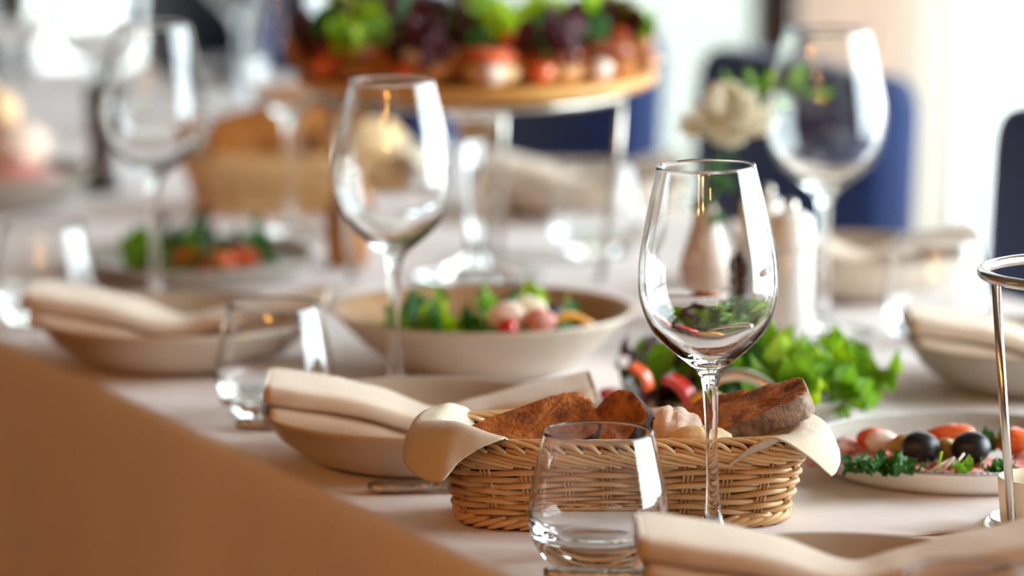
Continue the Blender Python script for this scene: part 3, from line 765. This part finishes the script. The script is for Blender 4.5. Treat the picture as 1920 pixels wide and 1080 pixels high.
def canape(x, y, i, kind):
    t = thing('open_sandwich', (x, y, BZ), '', 'sandwich', 'open sandwiches on the raised board', rz=random.uniform(0, 6))
    n = ['crumb', 'woodm', 'crumb', 'bunlight', 'woodm'][i % 5]
    mk('bread_base', *blob(.026, .024, .011, .12, i, 20, 10, flat=.8), M[n], t).location = (0, 0, .0088)
    mk('meat_topping', *blob(.021, .019, .008, .3, i+3, 18, 9), M[['meatd', 'meat', 'bun', 'tomato', 'meatd'][i % 5]], t).location = (0, 0, .022)
    if i % 2 == 0: mk('tomato_topping', *blob(.010, .010, .009, .1, i+5, 14, 8), M['tomato'], t).location = (.010, -.008, .029)
    mm = {'r': ['redleaf', 'redleaf', 'redleaf', 'dgreen'], 'g': ['lime', 'lime', 'green'], 'm': ['redleaf', 'green', 'lime'], 'n': ['redleaf', 'dgreen']}[kind]
    for q in range(1 if kind == 'n' else 10):
        leaf('lettuce_leaf', random.choice(mm), (random.uniform(-.014, .014), random.uniform(-.014, .014), random.uniform(.014, .026)), random.uniform(.026, .040),
             (random.uniform(-.6, .6), random.uniform(-1.5, -.2), random.uniform(0, 6.28)), t)
    return t
CAN = [(-.118, -.042, 'r', 'dark red sandwich on the board edge above the blurred basket'), (-.088, -.085, 'g', 'green topped sandwich above the rim of the blurred wine glass'),
       (-.040, -.108, 'r', 'red lettuce sandwich on the front edge, second from the green topped one'), (.012, -.114, 'n', 'sandwich without leaves at the middle of the front edge'),
       (.062, -.100, 'r', 'dark leafed sandwich on the front edge toward the flower'), (.103, -.066, 'n', 'cream sandwich on the board edge facing the white flower'),
       (.126, -.015, 'm', 'mixed lettuce sandwich at the board end facing the window'), (-.126, .012, 'n', 'bare bread sandwich at the board end over the basket'),
       (-.070, -.030, 'n', 'orange topped sandwich just behind the front row, basket side'), (-.024, -.056, 'r', 'dark red lettuce sandwich in the second row at centre'),
       (.026, -.058, 'g', 'bright green sandwich in the second row at centre'), (.068, -.040, 'r', 'dark red sandwich in the second row toward the window'),
       (.095, .010, 'g', 'bright green sandwich in the second row nearest the window'), (-.042, .025, 'r', 'tall dark red sandwich at the centre of the board'),
       (.010, .005, 'g', 'tall bright green sandwich at the centre of the board'), (.055, .040, 'g', 'bright green sandwich behind the centre toward the window'),
       (.100, .070, 'g', 'green sandwich on the far edge toward the window'), (.000, .080, 'm', 'mixed lettuce sandwich on the far edge at middle'),
       (-.060, .085, 'r', 'dark red sandwich on the far edge above the wine glass'), (-.105, .065, 'm', 'mixed lettuce sandwich on the far edge over the basket')]
for i, (dx, dy, k, lb) in enumerate(CAN):
    c = canape(CX+dx, CY+dy, i, k); c['label'] = lb

for i, (dx, dy, lb) in enumerate([(-.138, -.022, 'crisp bread chip at the board edge over the blurred basket'), (-.104, -.066, 'crisp bread chip beside the green topped sandwich'),
                                  (-.065, -.100, 'crisp bread chip on the front edge over the blurred wine glass'), (-.014, -.118, 'crisp bread chip at the middle of the front edge'),
                                  (.038, -.110, 'crisp bread chip on the front edge beside the dark leafed sandwich'), (.084, -.086, 'crisp bread chip on the front edge toward the white flower'),
                                  (.122, -.045, 'crisp bread chip at the board edge toward the window')]):
    bread_slice(.036, .028, .007, (CX+dx, CY+dy, BZ+.0160), (1, .3*(-1)**i, .1*(i % 3)), (.1*(i % 2), -.75, .55), lb, 'crustd', i, 'bread_chip')
for i, (dx, dy, m, lb) in enumerate([(-.120, -.070, 'tomato', 'orange tomato piece by the board edge over the blurred basket'), (-.052, -.122, 'tomato', 'orange tomato piece above the rim of the blurred wine glass'),
                                     (.052, -.120, 'tomato', 'bright orange tomato piece on the front edge toward the flower'), (.098, -.096, 'bun', 'cream cheese piece on the front edge toward the flower'), (.012, -.136, 'bun', 'cream cheese piece at the middle of the front edge')]):
    lump('tomato_piece' if m == 'tomato' else 'cheese_piece', m, (CX+dx, CY+dy, BZ+.0095), (.011, .009, .009), lb, 'tomato' if m == 'tomato' else 'cheese', i+20)

# ------------------------------------------------------------------ vase and flower
t = thing('flower_vase', (.1490, 3.170, 0), 'pearly bottle vase with copper foot seen through the wine glass', 'vase')
mk('vase_body', *lathe([(0, .012), (.013, .012), (.021, .020), (.0262, .035), (.025, .050), (.018, .066), (.0125, .080), (.0115, .090), (.0105, .0905), (.0095, .088), (0, .085)], 40), M['vase'], t)
mk('vase_foot', *lathe([(0, .0), (.013, .0), (.0135, .004), (.0125, .0125), (0, .0125)], 32), M['copper'], t)
t = thing('carnation', (.149, 3.170, .086), 'single white carnation with green stem standing in the vase', 'flower')
mk('stem', *tube(cr([(0, 0, -.01), (.003, 0, .02), (.012, 0, .048)], 5), .0028, 7), M['dgreen'], t)
random.seed(4)
v, f = blob(.015, .015, .013, .3, 2, 40, 26, 3.5)
hd = mk('flower_head', v, f, M['petal'], t); hd.location = (.0165, 0, .064)
pm = bpy.data.meshes.new('petal'); vv, ff = leafmesh(1, .9, .5, .5, 3, 6, 6); pm.from_pydata(vv, [], ff); pm.materials.append(M['petal']); pm.shade_smooth()
for i in range(64):
    a = random.uniform(0, 6.28); el = random.uniform(-.3, 1.5)
    o = bpy.data.objects.new('petal', pm); C.objects.link(o); o.parent = t; o.scale = (.025,)*3
    d_ = Vector((math.cos(a)*math.cos(el), math.sin(a)*math.cos(el), math.sin(el)))
    o.location = Vector((.0165, 0, .064)) + Vector((d_.x*.014, d_.y*.014, d_.z*.011)); o.rotation_euler = (random.uniform(-.5, .5), -el, a)
for (x, y, z, s, rx, ry, rz) in [(.004, -.003, .028, .030, .2, .5, .3), (.006, -.004, .022, .030, 0, .2, -.4), (.002, -.003, .012, .028, .3, .7, 2.2), (.008, 0, .03, .03, .2, .4, 1.4), (.004, -.005, .006, .026, .2, .8, -1)]:
    leaf('leaf', 'dgreen', (x, y, z), s, (rx, ry, rz), t)
t = thing('green_sprig', (.160, 3.182, .088), 'green leafy twig reaching from the vase towards the large wine glass', 'twig')
mk('stem', *tube(cr([(-.008, -.010, -.01), (.012, .004, .045), (.032, .0, .084), (.052, 0, .094), (.072, 0, .088)], 5), .0014, 6), M['dgreen'], t)
for (x, z, s, ry, rz) in [(.024, .090, .024, -.2, 3.0), (.028, .088, .022, -.5, .5), (.036, .091, .022, -.3, 2.6), (.044, .093, .024, .1, .2), (.052, .095, .020, -.6, .6), (.062, .090, .022, .3, -.2), (.070, .088, .018, .2, .3), (.04, .085, .02, .6, 1.0)]:
    leaf('leaf', 'green', (x, 0, z), s, (random.uniform(-.5, .5), ry, rz), t)

# ------------------------------------------------------------------ shakers and grinders
def shaker(x, y, label, h=.094, r=.0145):
    t = thing('salt_mill', (x, y, 0), label, 'salt mill')
    mk('body', *lathe([(0, .0), (r, 0), (r*1.04, .003), (r*1.04, h*.68), (r*.96, h*.70), (0, h*.70)], 32), M['acryl'], t)
    mk('cap', *lathe([(0, h*.70), (r, h*.70), (r*1.03, h*.74), (r*.98, h*.92), (r*.6, h*.96), (0, h*.965)], 32), M['white'], t)
    mk('knob', *lathe([(0, h*.96), (.004, h*.96), (.0055, h), (.004, h*1.04), (0, h*1.05)], 20), M['steel'], t)
shaker(.2060, 3.045, 'white acrylic salt mill between the vase and large wine glass', .108, .0165)
shaker(.1930, 3.110, 'second white mill with steel knob behind the first, beside the vase', .110, .012)
def grinder(x, y, label, h, r, m='woodd'):
    t = thing('pepper_grinder', (x, y, 0), label, 'pepper grinder')
    mk('body', *lathe([(0, 0), (r, 0), (r, .006), (r*.7, h*.25), (r*.62, h*.45), (r*.85, h*.66), (r*.5, h*.70), (0, h*.70)], 32), M[m], t)
    mk('head', *lathe([(0, h*.70), (r*.8, h*.71), (r*.9, h*.82), (r*.6, h*.93), (r*.2, h*.95), (r*.2, h), (0, h)], 32), M[m], t)
grinder(.1745, 3.060, 'dark wooden pepper grinder between the vase and white mill', .075, .013)
grinder(-.388, 3.905, 'dark pepper grinder beside the blurred platter of rolls', .11, .018)
t = thing('oil_bottle', (-.1385, 3.45, 0), 'amber wooden bottle behind the blurred wine glass bowl', 'bottle')
mk('bottle_body', *lathe([(0, 0), (.016, 0), (.018, .01), (.018, .045), (.010, .065), (.007, .085), (.0085, .09), (0, .09)], 32), M['woodm'], t)

# ------------------------------------------------------------------ wire holder and ramekin
t = thing('wire_holder', (.3385, 2.4258, 0), 'tall steel wire ring holder standing on the table beside the meat plate', 'holder')
mk('top_ring', *tube([(.0605*math.cos(2*PI*k/120), .0605*math.sin(2*PI*k/120), .1560) for k in range(120)], .0033, 12, True), M['steel'], t)
mk('base_ring', *tube([(.0560*math.cos(2*PI*k/120), .0560*math.sin(2*PI*k/120), .0026) for k in range(120)], .0025, 8, True), M['steel'], t)
for q in range(3):
    a1 = math.radians(200+120*q); a2 = math.radians(218+120*q)
    mk('leg', *tube([(.0585*math.cos(a1), .0585*math.sin(a1), .1535), (.0570*math.cos((a1+a2)/2), .0570*math.sin((a1+a2)/2), .078), (.0555*math.cos(a2), .0555*math.sin(a2), .003)], .0027, 10), M['steel'], t)
t = thing('saucer', (.3135, 2.4230, 0), 'small steel saucer under the cream ramekin', 'saucer')
mk('saucer_body', *lathe([(0, .001), (.018, .001), (.026, .004), (.0295, .009), (.0290, .0098), (.025, .0055), (.017, .003), (0, .003)], 40), M['steel'], t)
t = thing('ramekin', (.3135, 2.4230, .0032), 'small cream ramekin standing inside the wire holder', 'ramekin')
mk('ramekin_body', *lathe([(0, 0), (.0205, 0), (.0225, .003), (.0248, .029), (.0245, .031), (.0232, .031), (.0215, .006), (0, .005)], 40), M['cream'], t)

# ------------------------------------------------------------------ chairs
def rbox(w_, d_, h_, top=.05, n=16):
    """upholstered panel: width x, thickness y, height z with rounded top corners and soft edges"""
    prof = []
    pts = [(-w_/2, 0), (-w_/2, h_-top)]
    for k in range(1, 9): a = PI-PI/2*k/8; pts.append((-w_/2+top+top*math.cos(a), h_-top+top*math.sin(a)))
    for k in range(0, 9): a = PI/2-PI/2*k/8; pts.append((w_/2-top+top*math.cos(a), h_-top+top*math.sin(a)))
    pts += [(w_/2, 0)]
    vs, fs = [], []; m = len(pts); cx, cz = 0, h_*.5
    layers = [(.94, -.5), (.985, -.42), (1, -.2), (1, .2), (.985, .42), (.94, .5)]
    for sc, yy in layers:
        for x, z in pts:
            X = x*sc; Z = cz+(z-cz)*sc; vs.append((X, yy*d_ + .10*(X*X)*2.0, Z))
    for i in range(len(layers)-1):
        for k in range(m): fs.append((i*m+k, i*m+(k+1) % m, (i+1)*m+(k+1) % m, (i+1)*m+k))
    fs.append(tuple(reversed(range(m)))); fs.append(tuple(range((len(layers)-1)*m, len(layers)*m)))
    return vs, fs
def chair(s, label, first=[None]):
    p = tp(s, .93, 0)
    if first[0] is None:
        t = thing('dining_chair', (0, 0, -T), label, 'chair', 'navy chairs along the window side')
        b = mk('backrest', *rbox(.34, .06, .47, .035), M['navy'], t, smooth=True); b.location = (0, .03, .40); b.rotation_euler = (-.05, 0, 0)
        v, f = rbox(.38, .09, .40, .05); v = [(x, -z+.04, y+.44) for x, y, z in v]
        mk('seat', v, f, M['navy'], t)
        for sx in (-.15, .15):
            for sy in (-.31, .03): mk('leg', *tube([(sx, sy, .40), (sx*1.08, sy*1.05, 0)], lambda u: .016-.006*u, 8), M['leg'], t)
        first[0] = t
    else: t = copy_tree(first[0])
    t.location = (p.x, p.y, 0); t.rotation_euler = (0, 0, math.atan2(D.y, D.x)-PI)
    t['label'] = label; return t
CH = [(.06, 'navy upholstered chair behind the wire holder'), (.60, 'navy upholstered chair behind the large wine glass'),
      (1.10, 'navy upholstered chair beyond the raised wooden board'), (1.58, 'navy upholstered chair beyond the blurred far basket'), (2.13, 'navy chair at the far end of the table by the window')]
for s, lb in CH: chair(s, lb)
